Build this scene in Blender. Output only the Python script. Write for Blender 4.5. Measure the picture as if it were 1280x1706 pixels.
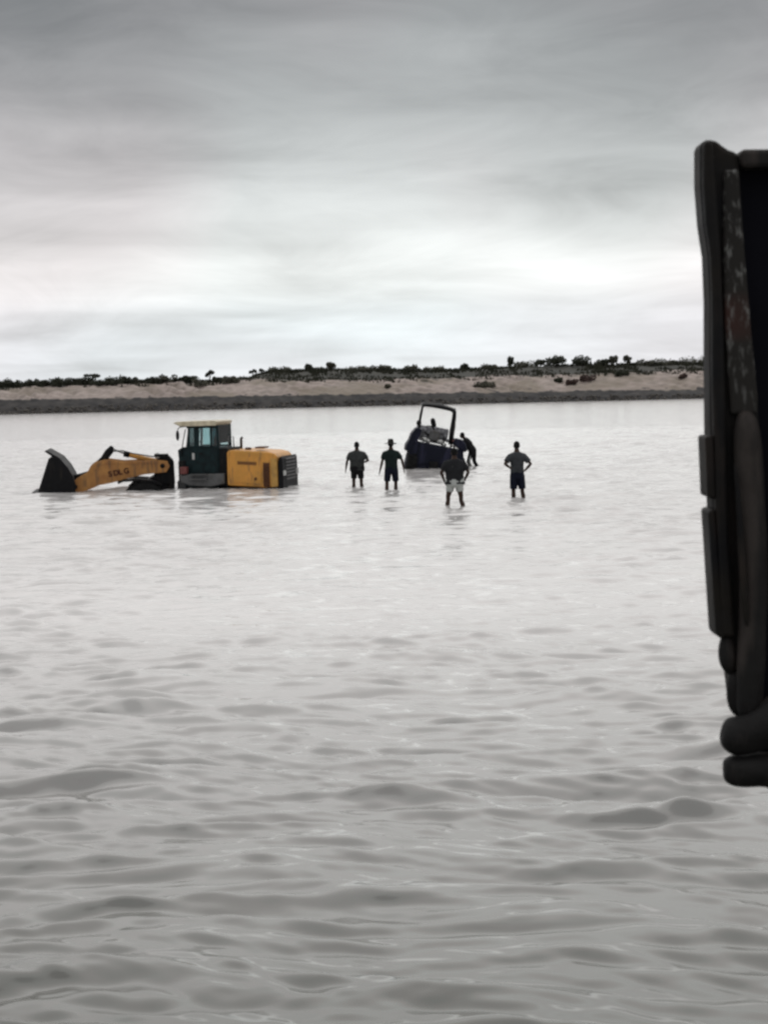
import bpy, bmesh, math, random
import numpy as np
from mathutils import Vector, Matrix, noise

random.seed(7); rng = np.random.default_rng(7)
for o in list(bpy.data.objects): bpy.data.objects.remove(o)
SC = bpy.context.scene
COL = SC.collection
R = math.radians
F = 3000.0            # focal length in photograph pixels
CAMH = 3.0            # camera height above the water

# ------------------------------------------------------------------ camera
PITCH = math.atan((853 - 650) / F)
ROLL = R(-1.3)
camd = bpy.data.cameras.new('camera'); cam = bpy.data.objects.new('camera', camd); COL.objects.link(cam)
camd.sensor_fit = 'VERTICAL'; camd.sensor_height = 24; camd.sensor_width = 18
camd.lens = 24 * F / 1706
camd.clip_start = 0.1; camd.clip_end = 8000
cam.location = (0, 0, CAMH)
RM = Matrix.Rotation(math.pi / 2 - PITCH, 3, 'X') @ Matrix.Rotation(ROLL, 3, 'Z')
cam.rotation_euler = RM.to_euler()
camd.dof.use_dof = True; camd.dof.focus_distance = 52
camd.dof.aperture_fstop = (camd.lens / 1000) / 0.0042      # aperture diameter about 4 mm
SC.camera = cam

def ray(px, py):
    return (RM @ Vector((px - 640, 853 - py, -F))).normalized()
def W(px, py, z=0.0):
    d = ray(px, py); k = (z - CAMH) / d.z
    return Vector((0, 0, CAMH)) + d * k
def AT(px, py, Y):
    d = ray(px, py); return Vector((0, 0, CAMH)) + d * (Y / d.y)

# ------------------------------------------------------------------ world: overcast sky
SUN_EL, SUN_AZ = R(42), R(4)
world = bpy.data.worlds.new('World'); SC.world = world; world.use_nodes = True
nt = world.node_tree; nt.nodes.clear()
def N(nt, t, **kw):
    n = nt.nodes.new(t)
    for k, v in kw.items():
        if hasattr(n, k): setattr(n, k, v)
        else: n.inputs[k].default_value = v
    return n
def link(nt, a, b): nt.links.new(a, b)
def MATH(nt, op, a, b=None, c=None, clamp=False):
    n = nt.nodes.new('ShaderNodeMath'); n.operation = op; n.use_clamp = clamp
    for i, v in enumerate((a, b, c)):
        if v is None: continue
        if isinstance(v, (int, float)): n.inputs[i].default_value = v
        else: nt.links.new(v, n.inputs[i])
    return n.outputs[0]
def MIX(nt, fac, a, b, mode='MIX'):
    n = nt.nodes.new('ShaderNodeMix'); n.data_type = 'RGBA'; n.blend_type = mode; n.clamp_factor = True
    for s, v in ((n.inputs[0], fac), (n.inputs[6], a), (n.inputs[7], b)):
        if isinstance(v, (int, float)): s.default_value = v
        elif isinstance(v, (tuple, list)): s.default_value = (*v[:3], 1)
        else: nt.links.new(v, s)
    return n.outputs[2]
def RAMP(nt, fac, stops, interp='LINEAR'):
    n = nt.nodes.new('ShaderNodeValToRGB'); cr = n.color_ramp; cr.interpolation = interp
    while len(cr.elements) < len(stops): cr.elements.new(0.5)
    for e, (p, c) in zip(cr.elements, stops):
        e.position = p; e.color = (c, c, c, 1) if isinstance(c, (int, float)) else (*c, 1)
    nt.links.new(fac, n.inputs[0]); return n.outputs[0]

tc = N(nt, 'ShaderNodeTexCoord'); sep = N(nt, 'ShaderNodeSeparateXYZ'); link(nt, tc.outputs['Generated'], sep.inputs[0])
X_, Y_, Z_ = sep.outputs
# cloud layer coordinates: direction projected on a high flat deck, so bands flatten towards the horizon
zc = MATH(nt, 'ADD', MATH(nt, 'MAXIMUM', Z_, 0.0), 0.06)
comb = N(nt, 'ShaderNodeCombineXYZ'); link(nt, MATH(nt, 'MULTIPLY', MATH(nt, 'DIVIDE', X_, zc), 1.0), comb.inputs[0])
link(nt, MATH(nt, 'MULTIPLY', MATH(nt, 'DIVIDE', Y_, zc), 0.9), comb.inputs[1])
n1 = N(nt, 'ShaderNodeTexNoise'); n1.inputs['Scale'].default_value = 0.75; n1.inputs['Detail'].default_value = 5; n1.inputs['Roughness'].default_value = 0.45
n1.inputs['Distortion'].default_value = 0.6
link(nt, comb.outputs[0], n1.inputs['Vector'])
# a second, streaky field
comb2 = N(nt, 'ShaderNodeCombineXYZ'); link(nt, MATH(nt, 'MULTIPLY', X_, 4.5), comb2.inputs[0]); link(nt, MATH(nt, 'MULTIPLY', Z_, 36.0), comb2.inputs[1]); link(nt, Y_, comb2.inputs[2])
n2 = N(nt, 'ShaderNodeTexNoise'); n2.inputs['Scale'].default_value = 1.0; n2.inputs['Detail'].default_value = 3; n2.inputs['Distortion'].default_value = 0.5
link(nt, comb2.outputs[0], n2.inputs['Vector'])
elev = MATH(nt, 'MULTIPLY', Z_, 2.0)      # ramp positions are 2 x sine of elevation
def g(l, b=0.0): return (l * (1 - b), l, l * (1 + b))
base = RAMP(nt, elev, [(0.0, g(.72, .06)), (.06, g(.70, .055)), (.088, g(.66, .04)), (.106, g(.72, .015)), (.135, g(.80)), (.175, g(.64)), (.23, g(.51)),
                       (.30, g(.38)), (.37, g(.285)), (.44, g(.25)), (.60, g(.34)), (.80, g(.58)), (1.0, g(.84))], 'B_SPLINE')
def patch(px, py, wx, wy):
    d = ray(px, py)
    a = MATH(nt, 'POWER', MATH(nt, 'DIVIDE', MATH(nt, 'SUBTRACT', X_, d.x), wx / F), 2.0)
    b = MATH(nt, 'POWER', MATH(nt, 'DIVIDE', MATH(nt, 'SUBTRACT', Z_, d.z), wy / F), 2.0)
    e = MATH(nt, 'EXPONENT', MATH(nt, 'MULTIPLY', MATH(nt, 'ADD', a, b), -1.0))
    return MATH(nt, 'MULTIPLY', e, MATH(nt, 'GREATER_THAN', Y_, 0.0))
n3 = N(nt, 'ShaderNodeTexNoise'); n3.inputs['Scale'].default_value = 1.0; n3.inputs['Detail'].default_value = 6; n3.inputs['Roughness'].default_value = .6; n3.inputs['Distortion'].default_value = .9
comb3 = N(nt, 'ShaderNodeCombineXYZ'); link(nt, MATH(nt, 'MULTIPLY', X_, 9.0), comb3.inputs[0]); link(nt, MATH(nt, 'MULTIPLY', Z_, 30.0), comb3.inputs[1]); link(nt, MATH(nt, 'MULTIPLY', Y_, 9.0), comb3.inputs[2]); link(nt, comb3.outputs[0], n3.inputs['Vector'])
mod = MATH(nt, 'ADD', MATH(nt, 'ADD', MATH(nt, 'MULTIPLY', MATH(nt, 'SUBTRACT', n1.outputs['Fac'], 0.5), 0.5), MATH(nt, 'MULTIPLY', MATH(nt, 'SUBTRACT', n3.outputs['Fac'], 0.5), 0.56)),
           MATH(nt, 'MULTIPLY', MATH(nt, 'SUBTRACT', n2.outputs['Fac'], 0.5), 0.38))
for (px, py, wx, wy, s) in ((560, 335, 210, 45, .16), (950, 440, 260, 55, .09), (940, 325, 230, 50, -.16), (470, 408, 150, 14, -.12), (60, 330, 260, 260, -.13),
                            (250, 495, 330, 14, .06), (560, 520, 420, 9, -.07), (300, 255, 240, 16, -.10), (1190, 60, 260, 170, -.20), (40, 60, 260, 130, -.24), (620, 90, 260, 80, .06), (190, 215, 150, 18, .08)):
    mod = MATH(nt, 'ADD', mod, MATH(nt, 'MULTIPLY', patch(px, py, wx, wy), s))
fac = MATH(nt, 'ADD', 1.0, mod)
n4 = N(nt, 'ShaderNodeTexNoise'); n4.inputs['Scale'].default_value = 5.0; n4.inputs['Detail'].default_value = 1; link(nt, tc.outputs['Generated'], n4.inputs['Vector'])
base = MIX(nt, 1.0, base, MIX(nt, RAMP(nt, n4.outputs['Fac'], [(.38, 0.0), (.62, 1.0)]), (1.035, .988, .997), (.972, 1.005, 1.0)), 'MULTIPLY')
cl = N(nt, 'ShaderNodeVectorMath', operation='SCALE'); link(nt, base, cl.inputs[0]); link(nt, MATH(nt, 'MULTIPLY', fac, 10.0), cl.inputs['Scale'])
sky = N(nt, 'ShaderNodeTexSky'); sky.sky_type = 'NISHITA'; sky.sun_disc = False; sky.sun_elevation = SUN_EL; sky.sun_rotation = SUN_AZ
col = MIX(nt, 0.94, sky.outputs[0], cl.outputs[0])
bg = N(nt, 'ShaderNodeBackground'); bg.inputs['Strength'].default_value = 0.1; link(nt, col, bg.inputs[0])
wo = N(nt, 'ShaderNodeOutputWorld'); link(nt, bg.outputs[0], wo.inputs[0])

sun = bpy.data.lights.new('sun', 'SUN'); sun.energy = 0.6; sun.angle = R(75); sun.color = (1, .97, .93)
suno = bpy.data.objects.new('sun', sun); COL.objects.link(suno)
sd = Vector((math.sin(SUN_AZ) * math.cos(SUN_EL), math.cos(SUN_AZ) * math.cos(SUN_EL), math.sin(SUN_EL)))
suno.rotation_euler = sd.to_track_quat('Z', 'Y').to_euler(); suno.location = (0, 100, 100)

vs = SC.view_settings; vs.view_transform = 'Standard'; vs.look = 'None'; vs.gamma = 1; vs.use_curve_mapping = False; vs.exposure = 0.24
SC.cycles.filter_width = 2.6
SC.cycles.max_bounces = 8; SC.cycles.transparent_max_bounces = 12

# ------------------------------------------------------------------ helpers
def tag(o, label=None, cat=None, group=None, kind=None):
    if label: o['label'] = label
    if cat: o['category'] = cat
    if group: o['group'] = group
    if kind: o['kind'] = kind
    return o
def empty(name, loc=(0, 0, 0), rot=(0, 0, 0)):
    o = bpy.data.objects.new(name, None); COL.objects.link(o); o.location = loc; o.rotation_euler = rot; o.empty_display_size = .2
    return o
def obj(name, bm, m, parent=None, smooth=True, bevel=0, mods=()):
    me = bpy.data.meshes.new(name)
    bmesh.ops.recalc_face_normals(bm, faces=bm.faces)
    bm.to_mesh(me); bm.free()
    for mm in (m if isinstance(m, (list, tuple)) else [m]): me.materials.append(mm)
    o = bpy.data.objects.new(name, me); COL.objects.link(o)
    if smooth: me.polygons.foreach_set('use_smooth', [True] * len(me.polygons))
    if bevel:
        b = o.modifiers.new('bevel', 'BEVEL'); b.width = bevel; b.segments = 2; b.limit_method = 'ANGLE'; b.angle_limit = R(40)
        me.polygons.foreach_set('use_smooth', [False] * len(me.polygons))
    o.parent = parent
    return o
def box(bm, c, s, rot=None):
    M = Matrix.Translation(c) @ (rot.to_4x4() if rot else Matrix()) @ Matrix.Diagonal((*s, 1))
    bmesh.ops.create_cube(bm, size=1, matrix=M); return bm
def bx(x0, x1, y0, y1, z0, z1, bm=None):
    bm = bm or bmesh.new(); return box(bm, ((x0 + x1) / 2, (y0 + y1) / 2, (z0 + z1) / 2), (x1 - x0, y1 - y0, z1 - z0))
def prism(pts, y0, y1, bm=None):
    bm = bm or bmesh.new()
    a = [bm.verts.new((x, y0, z)) for x, z in pts]; b = [bm.verts.new((x, y1, z)) for x, z in pts]
    bm.faces.new(a); bm.faces.new(b[::-1]); n = len(pts)
    for i in range(n): bm.faces.new((a[i], b[i], b[(i + 1) % n], a[(i + 1) % n]))
    return bm
def loft(bm, pts, radii, lateral=None, seg=14):
    """closed tube along pts; radii are numbers or (across, deep) pairs"""
    pts = [Vector(p) for p in pts]; rings = []; prev = None
    for i, p in enumerate(pts):
        t = (pts[min(i + 1, len(pts) - 1)] - pts[max(i - 1, 0)]).normalized()
        if lateral is not None: u = Vector(lateral)
        elif prev is not None: u = prev
        else: u = Vector((1, 0, 0)) if abs(t.x) < .8 else Vector((0, 1, 0))
        u = (u - t * u.dot(t)).normalized(); prev = u; v = t.cross(u)
        r = radii[i]; ra, rb = r if isinstance(r, tuple) else (r, r)
        rings.append([bm.verts.new(p + u * ra * math.cos(2 * math.pi * k / seg) + v * rb * math.sin(2 * math.pi * k / seg)) for k in range(seg)])
    for a, b in zip(rings, rings[1:]):
        for k in range(seg): bm.faces.new((a[k], a[(k + 1) % seg], b[(k + 1) % seg], b[k]))
    bm.faces.new(rings[0][::-1]); bm.faces.new(rings[-1])
    return bm
def tube(pts, r, seg=8): return loft(bmesh.new(), pts, [r] * len(pts), seg=seg)
def ball(bm, c, s, sub=2, rot=None):
    M = Matrix.Translation(c) @ (rot.to_4x4() if rot else Matrix()) @ Matrix.Diagonal((*s, 1))
    bmesh.ops.create_icosphere(bm, subdivisions=sub, radius=1, matrix=M); return bm
def disc_y(bm, c, r, y0, y1, seg=20):
    return loft(bm, [(c[0], y0, c[1]), (c[0], y1, c[1])], [r, r], lateral=(1, 0, 0), seg=seg)

def mat(name, c, rough=.6, c2=None, nscale=6, bump=0.0, bscale=30, metal=0, ior=1.45, stain=None, detail=6):
    m = bpy.data.materials.new(name); m.use_nodes = True; t = m.node_tree; b = t.nodes['Principled BSDF']
    b.inputs['Roughness'].default_value = rough; b.inputs['Metallic'].default_value = metal; b.inputs['IOR'].default_value = ior
    if max(c) < .07: b.inputs['Specular IOR Level'].default_value = .18
    tcn = N(t, 'ShaderNodeTexCoord'); no = N(t, 'ShaderNodeTexNoise'); no.inputs['Scale'].default_value = nscale; no.inputs['Detail'].default_value = detail
    link(t, tcn.outputs['Object'], no.inputs['Vector'])
    c2 = c2 or tuple(x * .72 for x in c)
    f = RAMP(t, no.outputs['Fac'], [(.35, 0.0), (.65, 1.0)])
    cc = MIX(t, f, c, c2)
    if stain:
        sc, col_, amt = stain
        mp = N(t, 'ShaderNodeMapping'); mp.inputs['Scale'].default_value = (1.6, 1.6, .35); link(t, tcn.outputs['Object'], mp.inputs[0])
        n3 = N(t, 'ShaderNodeTexNoise'); n3.inputs['Scale'].default_value = sc; n3.inputs['Detail'].default_value = 8; link(t, mp.outputs[0], n3.inputs['Vector'])
        cc = MIX(t, MATH(t, 'MULTIPLY', RAMP(t, n3.outputs['Fac'], [(.52, 0.0), (.66, 1.0)]), amt), cc, col_)
    link(t, cc, b.inputs['Base Color'])
    rr = MATH(t, 'ADD', MATH(t, 'MULTIPLY', no.outputs['Fac'], .25), rough - .12, clamp=True); link(t, rr, b.inputs['Roughness'])
    if bump:
        nb = N(t, 'ShaderNodeTexNoise'); nb.inputs['Scale'].default_value = bscale; nb.inputs['Detail'].default_value = 4; link(t, tcn.outputs['Object'], nb.inputs['Vector'])
        bn = N(t, 'ShaderNodeBump'); bn.inputs['Strength'].default_value = .6; bn.inputs['Distance'].default_value = bump
        link(t, nb.outputs['Fac'], bn.inputs['Height']); link(t, bn.outputs[0], b.inputs['Normal'])
    return m
def glass_mat(name, tint, refl=.10, ior=1.45):
    m = bpy.data.materials.new(name); m.use_nodes = True; t = m.node_tree; t.nodes.clear()
    tr = N(t, 'ShaderNodeBsdfTransparent'); tr.inputs[0].default_value = (*tint, 1)
    gl = N(t, 'ShaderNodeBsdfGlossy'); gl.inputs['Roughness'].default_value = .05
    fr = N(t, 'ShaderNodeFresnel'); fr.inputs[0].default_value = ior
    mx = N(t, 'ShaderNodeMixShader'); link(t, MATH(t, 'ADD', fr.outputs[0], refl * .3, clamp=True), mx.inputs[0]); link(t, tr.outputs[0], mx.inputs[1]); link(t, gl.outputs[0], mx.inputs[2])
    o = N(t, 'ShaderNodeOutputMaterial'); link(t, mx.outputs[0], o.inputs[0]); return m

M = {
 'yellow': mat('yellow_paint', (.64, .29, .05), .45, (.50, .245, .045), 2.2, stain=(7, (.20, .11, .05), .55)),
 'muddy': mat('muddy_yellow_paint', (.42, .20, .05), .55, (.30, .13, .035), 2.5, stain=(6, (.10, .06, .035), .6)),
 'cream': mat('cream_roof_paint', (.62, .55, .40), .5, stain=(3, (.30, .22, .12), .5)),
 'cab': mat('dark_green_cab_paint', (.008, .022, .024), .45, (.005, .010, .012)),
 'black': mat('black_steel', (.006, .006, .007), .6, bump=.003, stain=(4, (.03, .025, .02), .5)),
 'grey': mat('grey_steel', (.10, .10, .10), .5, bump=.003, stain=(4, (.05, .035, .02), .6)),
 'silver': mat('pale_steel', (.50, .50, .48), .35, metal=.2),
 'brown': mat('brown_grille', (.10, .035, .010), .6),
 'letter': mat('dark_red_lettering', (.06, .020, .014), .6),
 'rust': mat('reddish_part', (.16, .045, .04), .6),
 'rubber': mat('rubber', (.012, .012, .012), .85, bump=.006),
 'glass': glass_mat('teal_cab_glass', (.74, .86, .87)),
 'glass_clear': glass_mat('clear_rear_glass', (.9, .95, .95), 0, 1.08),
 'glass_dark': glass_mat('dark_teal_cab_glass', (.10, .24, .26)),
 'blue': mat('dark_blue_paint', (.005, .0065, .015), .45, (.004, .005, .013), 3, stain=(3, (.03, .03, .06), .5)),
 'engine': mat('engine_metal', (.26, .26, .27), .5, (.09, .09, .10), 9, bump=.01),
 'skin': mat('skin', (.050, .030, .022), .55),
 'hair': mat('hair', (.006, .006, .006), .8, bump=.004, bscale=90),
 'tree': mat('leaves_dark', (.062, .066, .046), .7, (.040, .043, .032), 1.5),  # leaf colours lightened to stand in for distance haze
 'tree2': mat('leaves_olive', (.10, .098, .068), .7, (.06, .058, .042), 1.5),
 'tree3': mat('leaves_reddish', (.085, .048, .040), .7, (.05, .032, .027), 1.5),
 'bark': mat('bark', (.05, .04, .03), .8),
}
def cloth(name, c, c2=None): return mat(name, c, .85, c2, 5, bump=.012, bscale=14)

# ------------------------------------------------------------------ water: one sheet with real waves
legs_px = [(589, 811), (604, 811), (647, 813), (659, 815), (748, 843), (770, 841), (855, 828), (872, 828), (777, 777), (790, 777)]
leg_pts = [W(*p) for p in legs_px] + [W(px_, 816) for px_ in (60, 85, 110, 250, 300, 330, 360, 400, 440, 475)] + [W(px_, 782) for px_ in (685, 705, 725, 745)]
def make_water():
    r = np.concatenate([[0.3], np.geomspace(1.5, 2.0, 6)[:-1], np.geomspace(2.0, 6.5, 90)[:-1], np.geomspace(6.5, 130, 1350)[:-1], np.geomspace(130, 560, 60)])
    th = np.concatenate([np.linspace(-math.pi, -.75, 30)[:-1], np.linspace(-.75, -.40, 70)[:-1], np.linspace(-.40, .40, 520), np.linspace(.40, .75, 70)[1:], np.linspace(.75, math.pi, 30)[1:-1]])
    Rr, T = np.meshgrid(r, th, indexing='ij'); Xg = Rr * np.sin(T); Yg = Rr * np.cos(T)
    dr = np.gradient(r); dth = np.gradient(th); step = np.maximum(dr[:, None] + 0 * T, .6 * Rr * dth[None, :])
    H = np.zeros_like(Xg)
    # gusts: slow change of wave height over the surface
    gust = np.zeros_like(Xg)
    for _ in range(14):
        a_, f_ = rng.random() * 6.28, rng.uniform(.12, .9); gust += np.sin(f_ * (Xg * math.cos(a_) * .8 + Yg * math.sin(a_) * .55) + rng.random() * 6.28 + .8 * np.sin(f_ * Xg * 1.3 + _))
    gust = .68 + .86 / (1 + np.exp(-gust * .55))
    gust *= 1 - .22 * np.exp(-(Xg / (.9 + .05 * Yg)) ** 2)                        # calmer lane in the middle, choppier to both sides
    Xw = Xg + .35 * np.sin(Yg * .9 + 1.3 * np.sin(Xg * .6)) + .12 * np.sin(Yg * 2.7 + Xg * .8); Yw = Yg + .22 * np.sin(Xg * .8 + .9 * np.sin(Yg * .5)) + .07 * np.sin(Xg * 2.6 - Yg * 1.1)
    near = np.exp(-(Rr / 17.0) ** 2)
    ch = []
    for i in range(110):
        lam = .115 * (1.6 / .115) ** ((i + rng.random()) / 110)
        ang = rng.normal(0, .26 if lam > .3 else .36) + R(11)
        k = 2 * math.pi / lam; kx, ky = k * math.sin(ang), k * math.cos(ang)
        slope = .027 * math.exp(-(math.log(lam / .34) / .95) ** 2) + .004 + (.008 if lam > .9 else 0)
        a = slope / k * math.sqrt(2)
        ph = rng.random() * 6.28
        # slowly wandering phase so that crests are short and never repeat
        q_ = 1 / (lam + .35); wx = 1.3 * np.sin(Xg * q_ * (.5 + .9 * rng.random()) + Yg * q_ * .5 * rng.random() + rng.random() * 6) + 1.2 * np.sin(Yg * q_ * (.3 + .5 * rng.random()) - Xg * q_ * .25 + rng.random() * 6)
        w = np.clip((lam / step - 2.2) / 2.0, 0, 1)
        if lam > .7: w = w * (.6 + .8 * near)
        H += a * w * np.sin(kx * Xw + ky * Yw + ph + wx)
    H *= gust * 1.0
    H = H + 5.0 * np.clip(H, 0, None) ** 2      # sharper crests, flatter troughs
    for p in leg_pts:
        d = np.hypot(Xg - p.x, Yg - p.y); H += .016 * np.exp(-d / .6) * np.cos(d * 2 * math.pi / .30) * (d < 4)
    n, m = Xg.shape
    co = np.stack([Xg, Yg, H], -1).reshape(-1, 3).astype(np.float32)
    i = np.arange(n - 1)[:, None] * m; j = np.arange(m)[None, :]; j2 = (j + 1) % m
    fa = np.stack([i + j, i + j2, i + m + j2, i + m + j], -1).reshape(-1, 4)
    cap = len(co); co = np.vstack([co, [[0, 0, 0]]]).astype(np.float32)
    tri = np.stack([np.full(m, cap), (np.arange(m) + 1) % m, np.arange(m)], -1)
    me = bpy.data.meshes.new('water'); me.vertices.add(len(co)); me.vertices.foreach_set('co', co.ravel())
    idx = np.concatenate([fa.ravel()[:], tri.ravel()]); me.loops.add(len(idx)); me.loops.foreach_set('vertex_index', idx.astype(np.int32))
    tot = np.concatenate([np.full(len(fa), 4), np.full(len(tri), 3)]); st = np.concatenate([[0], np.cumsum(tot)[:-1]])
    me.polygons.add(len(tot)); me.polygons.foreach_set('loop_start', st.astype(np.int32)); me.polygons.foreach_set('loop_total', tot.astype(np.int32))
    me.polygons.foreach_set('use_smooth', np.ones(len(tot), bool)); me.update(); me.validate()
    if me.polygons[1000].normal.z < 0: me.flip_normals()
    o = bpy.data.objects.new('water', me); COL.objects.link(o); tag(o, kind='structure')
    m_ = bpy.data.materials.new('silty_water'); m_.use_nodes = True; t = m_.node_tree; b = t.nodes['Principled BSDF']
    b.inputs['IOR'].default_value = 1.7
    ge = N(t, 'ShaderNodeNewGeometry'); ln = N(t, 'ShaderNodeVectorMath', operation='LENGTH'); link(t, ge.outputs['Position'], ln.inputs[0]); dist = ln.outputs['Value']
    def slope(sx, sy, det):
        mp = N(t, 'ShaderNodeMapping'); mp.inputs['Scale'].default_value = (sx, sy, 0); mp.inputs['Rotation'].default_value = (0, 0, R(-8)); link(t, ge.outputs['Position'], mp.inputs[0])
        no = N(t, 'ShaderNodeTexNoise'); no.noise_dimensions = '2D'; no.inputs['Scale'].default_value = 1; no.inputs['Detail'].default_value = det; link(t, mp.outputs[0], no.inputs['Vector'])
        s = N(t, 'ShaderNodeVectorMath', operation='SUBTRACT'); link(t, no.outputs['Color'], s.inputs[0]); s.inputs[1].default_value = (.5, .5, .5); return s.outputs[0]
    fine = slope(2.4, 9.0, 3); mid = slope(.75, 2.9, 2)
    far = MATH(t, 'DIVIDE', MATH(t, 'SUBTRACT', dist, 14.0), 60.0, clamp=True)
    sc1 = N(t, 'ShaderNodeVectorMath', operation='SCALE'); link(t, fine, sc1.inputs[0]); link(t, MATH(t, 'ADD', .13, MATH(t, 'MULTIPLY', far, .22)), sc1.inputs['Scale'])
    sc2 = N(t, 'ShaderNodeVectorMath', operation='SCALE'); link(t, mid, sc2.inputs[0]); link(t, MATH(t, 'MULTIPLY', MATH(t, 'DIVIDE', MATH(t, 'SUBTRACT', dist, 14.0), 22.0, clamp=True), .30), sc2.inputs['Scale'])
    ad = N(t, 'ShaderNodeVectorMath', operation='ADD'); link(t, sc1.outputs[0], ad.inputs[0]); link(t, sc2.outputs[0], ad.inputs[1])
    fl = N(t, 'ShaderNodeVectorMath', operation='MULTIPLY'); link(t, ad.outputs[0], fl.inputs[0]); fl.inputs[1].default_value = (.5, 1, 0)
    ad2 = N(t, 'ShaderNodeVectorMath', operation='ADD'); link(t, fl.outputs[0], ad2.inputs[0]); link(t, ge.outputs['Normal'], ad2.inputs[1])
    nn = N(t, 'ShaderNodeVectorMath', operation='NORMALIZE'); link(t, ad2.outputs[0], nn.inputs[0]); link(t, nn.outputs[0], b.inputs['Normal'])
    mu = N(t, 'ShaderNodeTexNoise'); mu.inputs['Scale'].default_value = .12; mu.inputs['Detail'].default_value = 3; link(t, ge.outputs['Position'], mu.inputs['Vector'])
    dist_light = MATH(t, 'DIVIDE', MATH(t, 'SUBTRACT', dist, 8.5), 16.0, clamp=True)      # light painted into the body colour: dark near the camera, bright farther out
    link(t, MIX(t, dist_light, MIX(t, mu.outputs['Fac'], (.070, .070, .058), (.048, .052, .042)), MIX(t, mu.outputs['Fac'], (.56, .54, .525), (.46, .445, .43))), b.inputs['Base Color'])
    b.inputs['Roughness'].default_value = .14
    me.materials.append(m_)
    return o
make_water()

bed = obj('riverbed', bx(-600, 600, -60, 352, -.9, -.30), mat('mud', (.12, .10, .08), .8), smooth=False); tag(bed, kind='structure')

# ------------------------------------------------------------------ far bank
SHORE = 346.0
SY = F / SHORE
def Hz(px): return 650 + (640 - px) * math.tan(-ROLL)          # horizon row in the photograph
def lerp_tab(x, tab):
    return np.interp(x, [a for a, _ in tab], [b for _, b in tab])
# photograph column -> height of the dark foot, top of the pale slope, crest of the land behind
def col_of(x): return 640 + x * SY
FOOT = [(-2000, 2.9), (0, 2.75), (300, 2.5), (640, 2.25), (900, 2.0), (1180, 1.75), (3000, 1.8)]
PALE = [(-2000, 5.3), (0, 5.1), (150, 5.4), (350, 5.2), (420, 5.7), (640, 5.0), (900, 5.3), (1180, 5.4), (3000, 5.5)]
CREST = [(-2000, 5.7), (0, 5.9), (330, 5.6), (380, 6.0), (430, 7.4), (520, 7.5), (640, 7.2), (760, 6.8), (860, 7.1), (930, 7.4), (1050, 7.0), (1180, 7.1), (3000, 6.5)]
def nz(x, y, s, o=4): return noise.fractal(Vector((x * s, y * s, 3.3)), 1.0, 2.0, o)
def land_h(x, t):
    c = col_of(x); f, p, cr = lerp_tab(c, FOOT), lerp_tab(c, PALE), lerp_tab(c, CREST)
    if t < 0: return -.5 + (t + 3) * .15 if t > -3 else -1.0, 0
    if t < 4: return (t / 4) ** .8 * f, t / 4 * .9
    if t < 18: return f + (p - f) * ((t - 4) / 14) ** .85, 1 + (t - 4) / 14 * .9
    if t < 42: return p + (cr - p) * (1 - math.cos((t - 18) / 24 * math.pi)) / 2, 2 + (t - 18) / 24
    return cr - min((t - 42) * .01, 1.2), 3
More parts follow.
